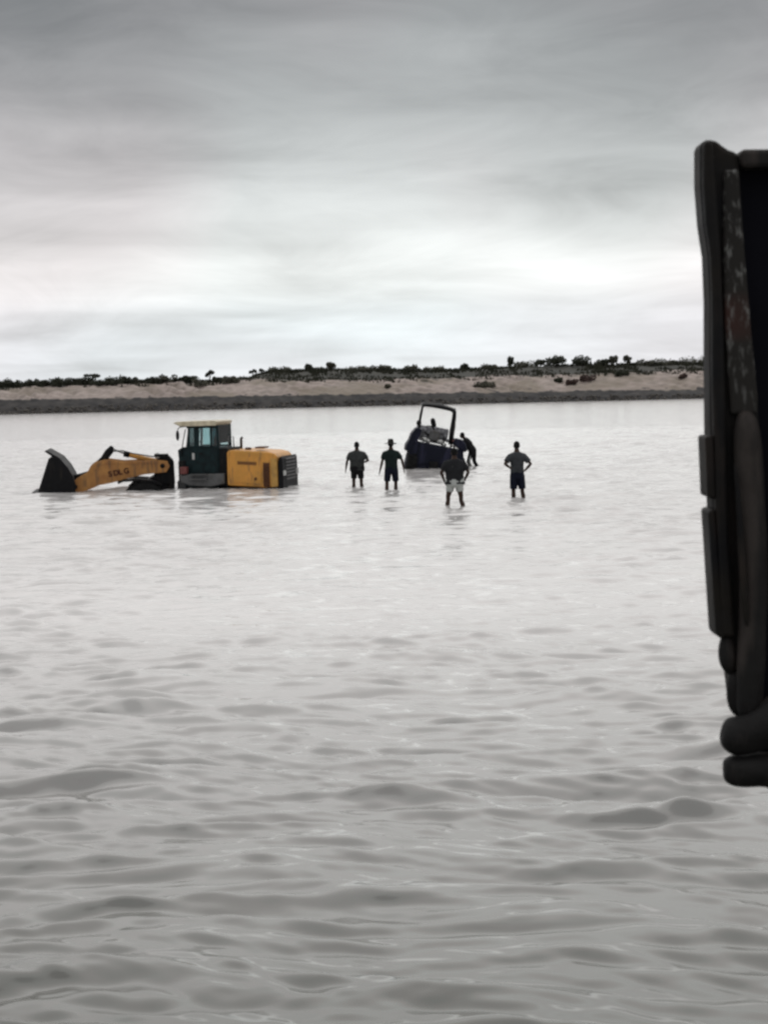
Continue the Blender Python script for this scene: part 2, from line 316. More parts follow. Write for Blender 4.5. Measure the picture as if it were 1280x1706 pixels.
def make_land():
    xs = np.concatenate([[-3000, -1500, -700, -350, -200], np.linspace(-130, 130, 620), [200, 350, 700, 1500, 3000]])
    ts = np.concatenate([[-6, -3, -1, 0], np.linspace(.25, 18, 56), np.linspace(18.8, 60, 34), [80, 120, 200, 400, 900, 2500, 5000]])
    vs, zo = [], []
    for t in ts:
        for x in xs:
            h, z = land_h(x, t)
            wob = nz(x, 0, .03) * 1.5 + nz(x, 5, .2) * .5
            if t > 0:
                if t < 4.2: h += nz(x, t, .8) * .20 * min(1, t) 
                elif t < 19:
                    k = min(1, (t - 4) / 2) * min(1, max(0.0, (19 - t) / 3))
                    lft = 1.0 if x < -12 else .55
                    h += k * (lft * .55 * math.sin((x + t * .9 + 1.5 * nz(x, t, .15)) * 1.35) * (.6 + nz(x, 9, .08)) + nz(x, t, .35) * .35 + .10 * nz(x, t, 1.4))
                elif t < 70: h += nz(x, t, .12) * .25 + nz(x, t, .5) * .16
            vs.append((x, SHORE + t + wob, h)); zo.append(z)
    m = len(xs); fs = [(i * m + j, i * m + j + 1, (i + 1) * m + j + 1, (i + 1) * m + j) for i in range(len(ts) - 1) for j in range(m - 1)]
    me = bpy.data.meshes.new('riverbank'); me.from_pydata(vs, [], fs); me.polygons.foreach_set('use_smooth', [True] * len(fs))
    at = me.attributes.new('zone', 'FLOAT', 'POINT'); at.data.foreach_set('value', zo)
    o = bpy.data.objects.new('riverbank', me); COL.objects.link(o); tag(o, kind='structure')
    mm = bpy.data.materials.new('bank_ground'); mm.use_nodes = True; t = mm.node_tree; b = t.nodes['Principled BSDF']; b.inputs['Roughness'].default_value = .9
    a = N(t, 'ShaderNodeAttribute'); a.attribute_name = 'zone'; ge = N(t, 'ShaderNodeNewGeometry')
    no = N(t, 'ShaderNodeTexNoise'); no.inputs['Scale'].default_value = .55; no.inputs['Detail'].default_value = 6; link(t, ge.outputs['Position'], no.inputs['Vector'])
    nb = N(t, 'ShaderNodeTexNoise'); nb.inputs['Scale'].default_value = .09; nb.inputs['Detail'].default_value = 5; link(t, ge.outputs['Position'], nb.inputs['Vector'])
    zone = MATH(t, 'ADD', a.outputs['Fac'], MATH(t, 'MULTIPLY', MATH(t, 'SUBTRACT', no.outputs['Fac'], .5), .7))
    zone2 = MATH(t, 'ADD', zone, MATH(t, 'MULTIPLY', MATH(t, 'SUBTRACT', nb.outputs['Fac'], .5), 1.5))
    dark = MIX(t, RAMP(t, no.outputs['Fac'], [(.4, 0.0), (.6, 1.0)]), (.026, .025, .025), (.050, .046, .043))
    sand = MIX(t, RAMP(t, no.outputs['Fac'], [(.4, 0.0), (.62, 1.0)]), (.345, .285, .255), (.225, .188, .165))
    sand = MIX(t, MATH(t, 'MULTIPLY', RAMP(t, nb.outputs['Fac'], [(.48, 0.0), (.62, 1.0)]), .7), sand, (.19, .16, .12))
    grass = MIX(t, RAMP(t, no.outputs['Fac'], [(.35, 0.0), (.65, 1.0)]), (.026, .028, .022), (.046, .042, .033))
    c = MIX(t, RAMP(t, MATH(t, 'MULTIPLY', zone, .5), [(.47, 0.0), (.51, 1.0)]), dark, sand)
    c = MIX(t, RAMP(t, MATH(t, 'MULTIPLY', zone2, .25), [(.47, 0.0), (.52, 1.0)]), c, grass)
    link(t, c, b.inputs['Base Color'])
    me.materials.append(mm)
make_land()

# loose stones along the foot of the bank
bm = bmesh.new()
for _ in range(900):
    x = random.uniform(-95, 95); t = random.uniform(-.3, 1.5) ; h, _z = land_h(x, max(t, 0.01))
    wob = nz(x, 0, .03) * 1.5 + nz(x, 5, .2) * .5; s = random.uniform(.12, .42)
    M4 = Matrix.Translation((x, SHORE + t + wob, h + s * .2)) @ Matrix.Rotation(random.random() * 6, 4, Vector((random.random(), random.random(), 1)).normalized()) @ Matrix.Diagonal((s * 1.3, s, s * .7, 1))
    bmesh.ops.create_icosphere(bm, subdivisions=1, radius=1, matrix=M4)
rk = obj('rubble', bm, mat('dark_stone', (.06, .055, .05), .85, (.12, .11, .10), 1.0), smooth=False)
tag(rk, 'dark wet stones heaped along the foot of the far bank', 'rubble', kind='stuff')

# grass tufts on the crest: one mass
bm = bmesh.new()
for _ in range(16000):
    x = random.uniform(-100, 100); t = random.uniform(15, 50) if random.random() < .8 else random.uniform(36, 44)
    if nz(x, t, .12) < -.15: continue
    h, _z = land_h(x, t); wob = nz(x, 0, .03) * 1.5 + nz(x, 5, .2) * .5; tall = 1 + .9 * max(0, nz(x, 3, .25))
    for q in range(2):
        a = random.random() * 6.28; s = random.uniform(.18, .50) * tall * (1.35 if t > 33 else 1); c = Vector((x + random.uniform(-.3, .3), SHORE + t + wob, h - .1))
        dx = Vector((math.cos(a), math.sin(a), 0)) * s * .5
        v = [bm.verts.new(c - dx), bm.verts.new(c + dx), bm.verts.new(c + Vector((random.uniform(-.2, .2), 0, s + .1)))]; bm.faces.new(v)
gr = obj('scrub_grass', bm, mat('dry_scrub', (.050, .050, .036), .9, (.028, .030, .020), .4), smooth=False)
tag(gr, 'low dry grass and scrub covering the crest of the far bank', 'grass', kind='stuff')

def tree(name, px, base_t, w, h, style, m, label, cat='tree', group=None, lean=0.0, rise=0.0):
    """px: photograph column; w, h in metres"""
    x = (px - 640) / F * (SHORE + base_t) - math.tan(ROLL) * 0
    # correct for roll: a point above the horizon shifts slightly sideways
    x += (4) * math.tan(ROLL) * .5
    hz_, _z = land_h(x, base_t); wob = nz(x, 0, .03) * 1.5 + nz(x, 5, .2) * .5
    root = empty(name, (x, SHORE + base_t + wob, hz_ - .25)); tag(root, label, cat, group); rr = random.Random(int(px * 7 + h * 100))
    tb = bmesh.new(); th = h * {'umbrella': .8, 'round': .45, 'tall': .5, 'bush': .35, 'sparse': .8}[style]
    top = Vector((lean * h, 0, th + .25)); loft(tb, [(0, 0, 0), (lean * h * .3 + .05, 0, th * .5), top], [.13 + .02 * h, .09 + .01 * h, .05], seg=6)
    ends = []
    for k in range(5 if style != 'bush' else 4):
        a = rr.random() * 6.28; st = Vector((lean * h * .4, 0, th * rr.uniform(.4, .9) + .2)); e = Vector((lean * h + math.cos(a) * w * .33, math.sin(a) * w * .33, h * rr.uniform(.7, .95)))
        loft(tb, [st, (st + e) / 2 + Vector((0, 0, -.05)), e], [.055, .04, .02], seg=5); ends.append(e)
    obj('trunk', tb, M['bark'], root)
    cb = bmesh.new()
    if style == 'umbrella': clumps = [(Vector((lean * h + rr.uniform(-.42, .42) * w, rr.uniform(-.4, .4) * w, h * rr.uniform(.86, .98))), w * rr.uniform(.12, .2), .45) for _ in range(12)]
    elif style == 'tall': clumps = [(Vector((lean * h + rr.uniform(-.3, .3) * w, rr.uniform(-.3, .3) * w, h * rr.uniform(.25, .92))), w * rr.uniform(.13, .30), 1.2) for _ in range(12)]
    elif style == 'sparse': clumps = [(e + Vector((rr.uniform(-.15, .15) * w, 0, rr.uniform(-.1, .1) * h)), w * rr.uniform(.10, .2), .8) for e in ends for _ in range(2)]
    elif style == 'bush': clumps = [(Vector((rr.uniform(-.4, .4) * w, rr.uniform(-.3, .3) * w, .2 + h * rr.uniform(.15, .72) * (1 - .0))), w * rr.uniform(.10, .2), .8) for _ in range(16)]
    else: clumps = [(Vector((lean * h + rr.uniform(-.33, .33) * w, rr.uniform(-.33, .33) * w, h * rr.uniform(.42, .86))), w * rr.uniform(.09, .22), .85) for _ in range(16)]
    for c, r_, fl in clumps:
        for _ in range(70 if style != 'bush' else 70):
            d = Vector((rr.gauss(0, 1), rr.gauss(0, 1), rr.gauss(0, 1))).normalized() * r_ * rr.uniform(.55, 1.15); d.z *= fl
            s = rr.uniform(.13, .26); n_ = Vector((rr.gauss(0, 1), rr.gauss(0, 1), rr.gauss(0, 1))).normalized(); u = n_.orthogonal().normalized() * s; v = n_.cross(u).normalized() * s * .6
            p = c + d; cb.faces.new([cb.verts.new(p - u), cb.verts.new(p - v), cb.verts.new(p + u), cb.verts.new(p + v)])
    obj('crown', cb, m, root, smooth=False)
    return root
T1, T2, T3 = M['tree'], M['tree2'], M['tree3']
tree('umbrella_tree', 160, 24, 3.2, 2.3, 'umbrella', T1, 'small flat-topped umbrella tree on the crest of the bank above the loader bucket')
tree('slender_tree', 355, 22, 1.7, 2.6, 'sparse', T1, 'thin upright tree with sparse crown on the bank just right of the loader cab', lean=.05)
tree('slender_tree', 427, 38, 1.5, 1.6, 'sparse', T1, 'larger of two small sparse trees at the left end of the raised dune')
tree('slender_tree', 442, 38, .9, 1.4, 'sparse', T1, 'smaller of two small sparse trees at the left end of the raised dune')
tree('round_tree', 521, 38, 1.6, 1.6, 'tall', T1, 'small dark cone-shaped tree on the dune, left of the tallest round tree')
tree('round_tree', 558, 38, 2.6, 2.2, 'round', T2, 'rounded loose-crowned tree standing tallest in the middle of the dune crest')
tree('round_tree', 692, 36, 3.2, 1.5, 'round', T2, 'low rounded bush-like tree on the crest right above the tractor roll frame')
tree('round_tree', 780, 38, 2.3, 1.6, 'round', T1, 'small dark rounded tree on the crest between the tractor and the standing man')
tree('narrow_tree', 856, 38, 1.5, 2.6, 'tall', T1, 'dark narrow upright tree on the crest directly above the man with hands on hips')
for px, w, h, l in ((905, 2.4, 1.7, 'first low tree at the left end of the long clump on the right crest'),
                    (932, 4.6, 2.4, 'widest dark tree in the clump on the right crest'),
                    (975, 4.4, 2.3, 'second broad tree in the clump, right of the widest one'),
                    (1008, 3.4, 1.9, 'low tree filling the middle of the clump on the right crest')):
    tree('round_tree', px, 38, w, h, 'round', T1, l, group='trees clumped on the right crest')
tree('round_tree', 1027, 40, 2.4, 2.5, 'round', T2, 'left one of a pair of pale trees rising at the right end of the clump')
tree('round_tree', 1050, 40, 2.1, 2.5, 'round', T2, 'right one of a pair of pale trees rising at the right end of the clump')
ORD = ('first', 'second', 'third', 'fourth', 'fifth', 'sixth', 'seventh', 'eighth', 'ninth')
for n_, px in enumerate((4, 30, 58, 82, 104, 128, 150, 178, 200)):
    tree('bush', px, random.uniform(15, 22), random.uniform(3.2, 4.6), random.uniform(1.6, 2.3), 'bush', T1, ORD[n_] + ' bush from the left in the dark row on the far left crest', 'bush', 'bushes on the far left crest')
for n_, px in enumerate((222, 243, 262, 284, 305, 322, 340, 372, 392)):
    tree('bush', px, random.uniform(15, 22), random.uniform(2.4, 3.8), random.uniform(1.2, 2.2), 'bush', random.choice([T1, T2]), ORD[n_] + ' bush from the left on the crest behind the loader boom and cab', 'bush', 'bushes behind the loader')
for n_, px in enumerate((470, 600, 640, 730, 820, 880, 1090, 1130, 1165)):
    tree('bush', px, random.uniform(37, 41), random.uniform(4.5, 7.5), random.uniform(.6, 1.1), 'bush', T2, ORD[n_] + ' low olive scrub bush from the left along the dune top', 'bush', 'scrub on the dune top')
for px, t_, w, l, m_ in ((812, 8, 4.2, 'flat olive bush clump on the pale slope below the narrow dark tree', T2),
                     (935, 11, 1.6, 'small dark bush on the pale slope under the wide tree clump', T1),
                     (958, 9, 2.6, 'reddish-brown bush on the pale slope, lower one of the pair', T3),
                     (985, 12, 3.4, 'reddish-brown bush on the pale slope, upper and wider one of the pair', T3),
                     (1042, 16, 3.6, 'dark spreading bush at the top of the pale slope below the pair of pale trees', T1),
                     (1142, 12, 1.8, 'small brown bush on the pale slope beside the dark steel post', T3),
                     (652, 9, 1.3, 'tiny olive bush on the pale slope behind the man in the hat', T2)):
    tree('bush', px, t_, w, .95, 'bush', m_, l, 'bush')

# ------------------------------------------------------------------ wheel loader
LS = 53.0; YAW = R(-10)
lroot = empty('wheel_loader', W(383, 815) + Vector((0, 0, -.06)), (R(.0), R(.0), YAW))
tag(lroot, 'yellow wheel loader with dark cab sunk to its axles in the water', 'wheel loader')
def P(px, py):
    base = 815 - .0112 * (px - 385)
    return ((px - 385) / LS / .975, (base - py) / LS)
def PL(*pp): return [P(*p) for p in pp]
WD = 2.35
def BL(*pp): return PL(*[(128 - (128 - x) * .75, y) for x, y in pp])
# bucket: curved shell over the full width, side plates, spill guard, cutting edge
shell_out = [(76, 755), (97, 757), (112, 771), (122, 785), (128, 800), (127, 816), (116, 832), (92, 838), (48, 817)]
shell_in = [(48, 813), (92, 833), (113, 828), (122, 815), (123, 801), (117, 787), (108, 775), (95, 762), (78, 760)]
sh = prism(BL(*(shell_out + shell_in)), -.12, WD + .12)
bk = obj('bucket', sh, M['black'], lroot, bevel=.012)
for y0 in (-.155, WD + .122):
    obj('side_plate', prism(BL((74, 756), (97, 756), (113, 771), (123, 785), (129, 800), (128, 816), (116, 833), (92, 839), (46, 818)), y0, y0 + .035), M['black'], bk, bevel=.01)
obj('spill_guard', prism(BL((65, 745), (69, 743), (99, 757), (96, 762)), -.1, WD + .1), M['black'], bk, bevel=.01)
obj('cutting_edge', prism(BL((43, 814), (58, 817), (58, 822), (43, 817)), -.13, WD + .13), M['grey'], bk, bevel=.006)
for k in range(8):
    y = .02 + k * (WD - .04) / 7
    obj('bucket_tooth', prism(BL((34, 813), (50, 813.5), (50, 818), (44, 818)), y - .05, y + .05), M['grey'], bk, bevel=.008)
# boom arms
arm = [(118, 815), (118, 803), (130, 792), (148, 781), (153, 771), (163, 764), (178, 761), (206, 765), (262, 763), (278, 765), (282, 774), (276, 784), (240, 787), (214, 793), (188, 800), (166, 804), (150, 811), (136, 815)]
for y in (.38, WD - .48):
    a_ = obj('boom_arm', prism(PL(*arm), y, y + .09), M['muddy'], lroot, bevel=.012)
    for pp in ((127, 806), (270, 773)):
        obj('boom_pin', disc_y(bmesh.new(), P(*pp), .075, y - .03, y + .12), M['black'], a_)
    if y < 1:
        for ch, px in (('S', 186), ('D', 194), ('L', 202.5), ('G', 211)):
            cu = bpy.data.curves.new('t', 'FONT'); cu.body = ch; cu.size = .24; cu.extrude = .006; cu.offset = .008
            to = bpy.data.objects.new('t', cu); me = bpy.data.meshes.new_from_object(to); me.transform(Matrix.Rotation(math.pi / 2, 4, 'X'))
            bpy.data.objects.remove(to)
            x_, z_ = P(px - 4, 790 - (px - 186) * .18); lo = bpy.data.objects.new('letter', me); COL.objects.link(lo); lo.parent = a_; lo.location = (x_, y - .007, z_); lo.rotation_euler = (0, R(-9), 0)
            me.materials.append(M['letter'])
    if y < 1:
        obj('stiffener', prism(PL((150, 783), (165, 767), (180, 765), (262, 767), (262, 769.5), (181, 768), (167, 771), (153, 786)), y - .016, y - .002), M['muddy'], a_, bevel=.004)
obj('cross_tube', loft(bmesh.new(), [(*[P(172, 785)[0]], .45, P(172, 785)[1]), (P(172, 785)[0], WD - .45, P(172, 785)[1])], [.11, .11]), M['yellow'], lroot)
# bell crank and tilt cylinder
yc = WD / 2 - .45
crank = prism(PL((152, 783), (156, 771), (170, 757), (177, 746), (186, 738), (191, 741), (190, 750), (182, 760), (176, 772), (168, 782), (160, 786)), yc, yc + .22)
obj('bell_crank', crank, M['black'], lroot, bevel=.02)
def P3(px, py, y): x, z = P(px, py); return (x, y, z)
cy = obj('tilt_cylinder', tube([P3(211, 753, yc + .11), P3(240, 761, yc + .11), P3(275, 769, yc + .11)], .075, 12), M['yellow'], lroot)
obj('gland', tube([P3(207, 752, yc + .11), P3(216, 754.5, yc + .11)], .095, 12), M['black'], cy)
obj('piston_rod', tube([P3(187, 743, yc + .11), P3(208, 752, yc + .11)], .032, 8), M['silver'], cy)
obj('bucket_link', tube([P3(154, 783, yc + .11), P3(116, 793, yc + .11)], .07, 8), M['black'], lroot)
for y in (.62, WD - .62):
    lc = obj('lift_cylinder', tube([P3(222, 797, y), P3(282, 806, y)], .085, 12), M['black'], lroot)
    obj('piston_rod', tube([P3(190, 793, y), P3(222, 797, y)], .038, 8), M['silver'], lc)
obj('hydraulic_hose', tube([P3(186, 748, yc - .02), P3(205, 747, yc - .04), P3(222, 752, yc - .06), P3(250, 757, yc - .06), P3(280, 760, yc)], .022, 6), M['rubber'], lroot)
# front frame
ff = prism(PL((262, 760), (268, 756), (281, 757), (289, 766), (290, 800), (288, 824), (236, 824), (240, 800), (256, 790)), .55, WD - .55)
fr_ = obj('front_frame', ff, M['black'], lroot, bevel=.03)
obj('headlamp', ball(bmesh.new(), P3(262, 757, .50), (.09, .08, .08)), M['silver'], fr_)
obj('headlamp', ball(bmesh.new(), P3(262, 757, WD - .50), (.09, .08, .08)), M['silver'], fr_)
obj('lamp_bracket', bx(P(257, 0)[0], P(280, 0)[0], .42, .56, P(0, 761)[1] - .0, P(0, 756)[1], None), M['black'], fr_, bevel=.01)
obj('hitch_frame', prism(PL((284, 800), (300, 797), (300, 826), (284, 826)), .8, WD - .8), M['grey'], lroot, bevel=.03)
def wheel(px, pyc, y0, y1, outer):
    c = P(px, pyc); t = bmesh.new(); rad = .70
    loft(t, [(c[0], y0, c[1]), (c[0], y0 + .07, c[1]), (c[0], y1 - .07, c[1]), (c[0], y1, c[1])], [rad * .86, rad, rad, rad * .86], lateral=(1, 0, 0), seg=36)
    for k in range(22):
        a = k / 22 * 2 * math.pi
        for s_ in (0, 1):
            yy = (y0 + (y1 - y0) * (.27 + .46 * s_)); aa = a + s_ * .14
            box(t, (c[0] + math.cos(aa) * (rad + .012), yy, c[1] + math.sin(aa) * (rad + .012)), (.05, (y1 - y0) * .44, .07), Matrix.Rotation(-aa, 3, 'Y') @ Matrix.Rotation(.35 * (1 - 2 * s_), 3, 'X'))
    wo_ = obj('wheel', t, M['rubber'], lroot, smooth=False)
    rim = bmesh.new(); ya = y0 - .01 if outer < 0 else y1 + .01; yb = y0 + .06 if outer < 0 else y1 - .06
    loft(rim, [(c[0], ya, c[1]), (c[0], yb, c[1])], [.34, .36], lateral=(1, 0, 0), seg=28); disc_y(rim, c, .16, ya - .05 * (1 if outer < 0 else -1), yb)
    obj('rim', rim, M['yellow'], wo_)
for px in (240, 422):
    wheel(px, 836 if px < 300 else 850, -.02, .42, -1); wheel(px, 836 if px < 300 else 850, WD - .42, WD + .02, 1)
# front mudguards: dark plates skimming the water
for y0, y1 in ((.0, .5), (WD - .5, WD)):
    obj('front_mudguard', prism(PL((196, 798), (206, 794.5), (232, 794), (252, 796), (268, 803), (268, 806), (252, 799.5), (232, 797.5), (206, 798), (197, 802)), y0, y1), M['black'], lroot, bevel=.006)
# the front half is steered a little towards the camera about the centre hinge
hx, hz = P(287, 800); HM = Matrix.Translation((hx - .30, WD / 2, 0)) @ Matrix.Rotation(R(17), 4, 'Z') @ Matrix.Translation((-hx, -WD / 2, 0))
for ch in lroot.children:
    if ch.name.split('.')[0] in ('bucket', 'boom_arm', 'cross_tube', 'bell_crank', 'tilt_cylinder', 'bucket_link', 'lift_cylinder', 'hydraulic_hose', 'front_frame', 'front_mudguard') or (ch.name.startswith('wheel') and ch.data.vertices[0].co.x < hx):
        ch.matrix_basis = HM
# cab
CY0, CY1 = .38, WD - .38
cab = obj('cab', prism(PL((293, 747), (301, 742), (364, 742), (364, 797), (360, 812), (312, 812), (297, 800)), CY0, CY1), M['cab'], lroot, bevel=.02)
def post(pa, pb, w, y0, y1, m='cab', name='cab_pillar', par=None):
    (xa, za), (xb, zb) = P(*pa), P(*pb); h = w / 2
    return obj(name, prism([(xa - h, za), (xa + h, za), (xb + h, zb), (xb - h, zb)], y0, y1), M[m], par or cab, bevel=.008)
for y0, y1, near in ((CY0, CY0 + .08, True), (CY1 - .08, CY1, False)):
    post((311, 742), (313, 706), .07, y0, y1)         # front corner
    post((361.5, 742), (361, 706), .075, y0, y1)      # rear corner
    obj('window_sill', prism(PL((312, 744), (312, 740), (363, 740), (363, 744)), y0 - .012, y1 + .012), M['cab'], cab, bevel=.005)
    obj('window_header', prism(PL((309, 710), (309, 705), (363, 705), (363, 710)), y0 - .006, y1 + .006), M['cab'], cab, bevel=.005)
    if near:
        post((325, 742), (325.5, 706), .16, y0, y1)        # door front post
        post((349.5, 742), (349.5, 706), .05, y0, y1)
        obj('side_glass', prism(PL((314.5, 741), (314.5, 709), (321, 709), (321, 741)), y0 + .03, y0 + .045), M['glass'], cab, smooth=False)
        obj('door_glass', prism(PL((330, 740.5), (330, 709), (348, 709), (348, 740.5)), y0 + .03, y0 + .045), M['glass'], cab, smooth=False)
        obj('rear_side_glass', prism(PL((351, 740.5), (351, 709), (360, 709), (360, 740.5)), y0 + .03, y0 + .045), M['glass_dark'], cab, smooth=False)
    else:
        obj('side_glass', prism(PL((314.5, 741), (314.5, 709), (360, 709), (360, 741)), y0 + .03, y0 + .045), M['glass'], cab, smooth=False)
fx0, fz0 = P(306, 743); fx1, fz1 = P(311, 707)
obj('windscreen', prism([(fx0, fz0), (fx0 + .015, fz0), (fx1 + .015, fz1), (fx1, fz1)], CY0 + .08, CY1 - .08), M['glass'], cab, smooth=False)
rx = P(362, 0)[0]
obj('rear_window', bx(rx, rx + .015, CY0 + .09, CY1 - .09, P(0, 740)[1], P(0, 709)[1]), M['glass_clear'], cab, smooth=False)
roof = obj('cab_roof', prism(PL((288, 701), (295, 699), (358, 697.5), (364, 699), (360, 706), (300, 707)), CY0 - .14, CY1 + .14), M['cream'], cab, bevel=.02)
obj('roof_lining', prism(PL((303, 708), (303, 706.5), (360, 706.5), (360, 708)), CY0 + .01, CY1 - .01), M['black'], roof, smooth=False)
door = obj('cab_door', prism(PL((326, 745), (361, 745), (361, 786), (326, 786)), CY0 - .022, CY0 - .003), M['cab'], cab, bevel=.008)
obj('door_handle', prism(PL((330, 752), (336, 752), (336, 754), (330, 754)), CY0 - .06, CY0 - .022), M['black'], door, bevel=.004)
obj('door_window', prism(PL((317.5, 752), (321.5, 752), (321.5, 763), (317.5, 763)), CY0 - .012, CY0 - .002), M['silver'], cab, bevel=.004)
seat = bmesh.new(); box(seat, (*P3(341, 747, WD / 2),), (.45, .48, .14)); box(seat, (*P3(349, 738, WD / 2),), (.12, .46, .42)); box(seat, (*P3(350, 727, WD / 2),), (.08, .26, .16))
obj('driver_seat', seat, M['black'], cab, bevel=.03)
sw = bmesh.new(); c0 = Vector(P3(321, 742, WD / 2))
ringp = [c0 + Vector((-.08 * math.sin(a), .2 * math.cos(a), .19 * math.sin(a))) for a in [k / 16 * 2 * math.pi for k in range(17)]]
loft(sw, ringp, [.018] * 17, seg=6); loft(sw, [c0 + Vector((-.06, 0, -.45)), c0], [.03, .03], seg=8)
obj('steering_wheel', sw, M['black'], cab)
for y, s_ in ((CY0 - .22, 1), (CY1 + .22, -1)):
    mi = obj('mirror', ball(bmesh.new(), P3(297, 722, y), (.05, .11, .17)), M['black'], cab)
    obj('mirror_arm', tube([P3(297, 713, y), P3(300, 708, y + .05 * s_), P3(309, 707, y + .24 * s_)], .016, 6), M['black'], mi)
obj('handrail', tube([P3(300, 757, CY0 - .05), P3(303, 735, CY0 - .06), P3(308, 712, CY0 - .05)], .016, 6), M['black'], cab)
# steps and frame under the cab
obj('step_tank', prism(PL((296, 788), (374, 786), (374, 803), (352, 808), (314, 806), (300, 800)), .12, CY0 + .05), M['grey'], lroot, bevel=.03)
for k, py in enumerate((792, 800)):
    obj('step', bx(P(318, 0)[0], P(346, 0)[0], -.02, .13, P(0, py)[1], P(0, py)[1] + .035), M['grey'], lroot, bevel=.005)
obj('battery_box', bx(P(300, 0)[0], P(312, 0)[0], .05, .30, P(0, 790)[1], P(0, 778)[1]), M['rust'], lroot, bevel=.02)
obj('valve_block', bx(P(294, 0)[0], P(306, 0)[0], .32, .7, P(0, 803)[1], P(0, 768)[1]), M['black'], lroot, bevel=.02)
obj('rear_frame', prism(PL((300, 806), (462, 806), (462, 832), (300, 832)), .7, WD - .7), M['black'], lroot, bevel=.02)
obj('engine_bulkhead', bx(P(364.5, 0)[0], P(378, 0)[0], .3, WD - .3, P(0, 812)[1], P(0, 748)[1]), M['black'], lroot, bevel=.02)
# hood
hood = obj('hood', prism(PL((379, 752), (382, 747.5), (390, 746.5), (448, 750), (459, 753), (464, 758), (465, 808), (440, 810), (379, 806)), .14, WD - .14), M['yellow'], lroot, bevel=.05)
obj('hood_door', prism(PL((384, 757), (436, 759), (436, 803), (384, 800)), .118, .14), M['yellow'], hood, bevel=.006)
obj('side_grille', prism(PL((440, 768), (450.5, 768.5), (450.5, 809), (440, 808)), .105, .139), M['brown'], hood, bevel=.006)
for k in range(9):
    x0, z0 = P(441, 771.5 + k * 4.2); x1, _ = P(449.6, 771); bl = bmesh.new(); box(bl, ((x0 + x1) / 2, .095, z0), (x1 - x0, .03, .03), Matrix.Rotation(.6, 3, 'X'))
    obj('louvre', bl, M['brown'], hood, smooth=False)
obj('name_plate', prism(PL((397, 765.5), (429, 767), (429, 772), (397, 770.5)), .102, .117), mat('brown_orange_plate', (.20, .08, .015), .5), hood, bevel=.003)
obj('hood_latch', disc_y(bmesh.new(), P(427, 795), .045, .10, .117), M['brown'], hood)
obj('corner_panel', prism(PL((453, 760), (463, 762), (463.5, 808), (453, 809)), .115, .139), mat('faded_yellow', (.52, .29, .07), .5, stain=(4, (.2, .12, .06), .7)), hood, bevel=.008)
obj('filler_cap', loft(bmesh.new(), [P3(392, 748, .45), P3(392, 745.5, .45)], [.10, .09], seg=14), M['brown'], hood)
obj('air_cleaner_cap', loft(bmesh.new(), [P3(407, 749, .8), P3(407, 744.5, .8), P3(407, 743.5, .8)], [.09, .11, .05], seg=14), M['brown'], hood)
obj('muffler_cover', bx(P(422, 0)[0], P(438, 0)[0], .5, 1.1, P(0, 750)[1], P(0, 747)[1]), M['brown'], hood, bevel=.02)
obj('handrail', tube([P3(382, 747, .2), P3(381.5, 725, .2), P3(390.5, 724, .2), P3(391, 747, .2)], .018, 6), M['grey'], hood)
obj('exhaust_pipe', tube([P3(386, 750, 1.5), P3(386, 731, 1.5), P3(388, 727, 1.5)], .045, 10), M['grey'], hood)
# rear counterweight and radiator grille
cw = obj('counterweight', prism(PL((464.5, 768), (467, 760), (470, 757), (472, 762), (473, 786), (473, 812), (470, 822), (464.5, 822)), .10, WD - .10), M['black'], lroot, bevel=.04)
for k in range(7):
    z = P(0, 768 + k * 5.6)[1]; obj('grille_bar', bx(P(472, 0)[0] + .0, P(474.5, 0)[0], .5, WD - .5, z - .02, z + .02), M['grey'], cw, smooth=False)
obj('rear_lamp', bx(P(472.5, 0)[0], P(475, 0)[0], WD - .42, WD - .16, P(0, 797)[1], P(0, 787)[1]), M['silver'], cw, bevel=.006)
obj('rear_lamp', bx(P(472.5, 0)[0], P(475, 0)[0], .14, .40, P(0, 795)[1], P(0, 787)[1]), M['silver'], cw, bevel=.006)

# ------------------------------------------------------------------ tractor, seen from behind, heeled over to the right
TS = 44.7
troot = empty('tractor', W(722, 781), (0, R(12.5), R(4)))
tag(troot, 'dark blue tractor with bare roll frame, tilted over and half sunk', 'tractor')
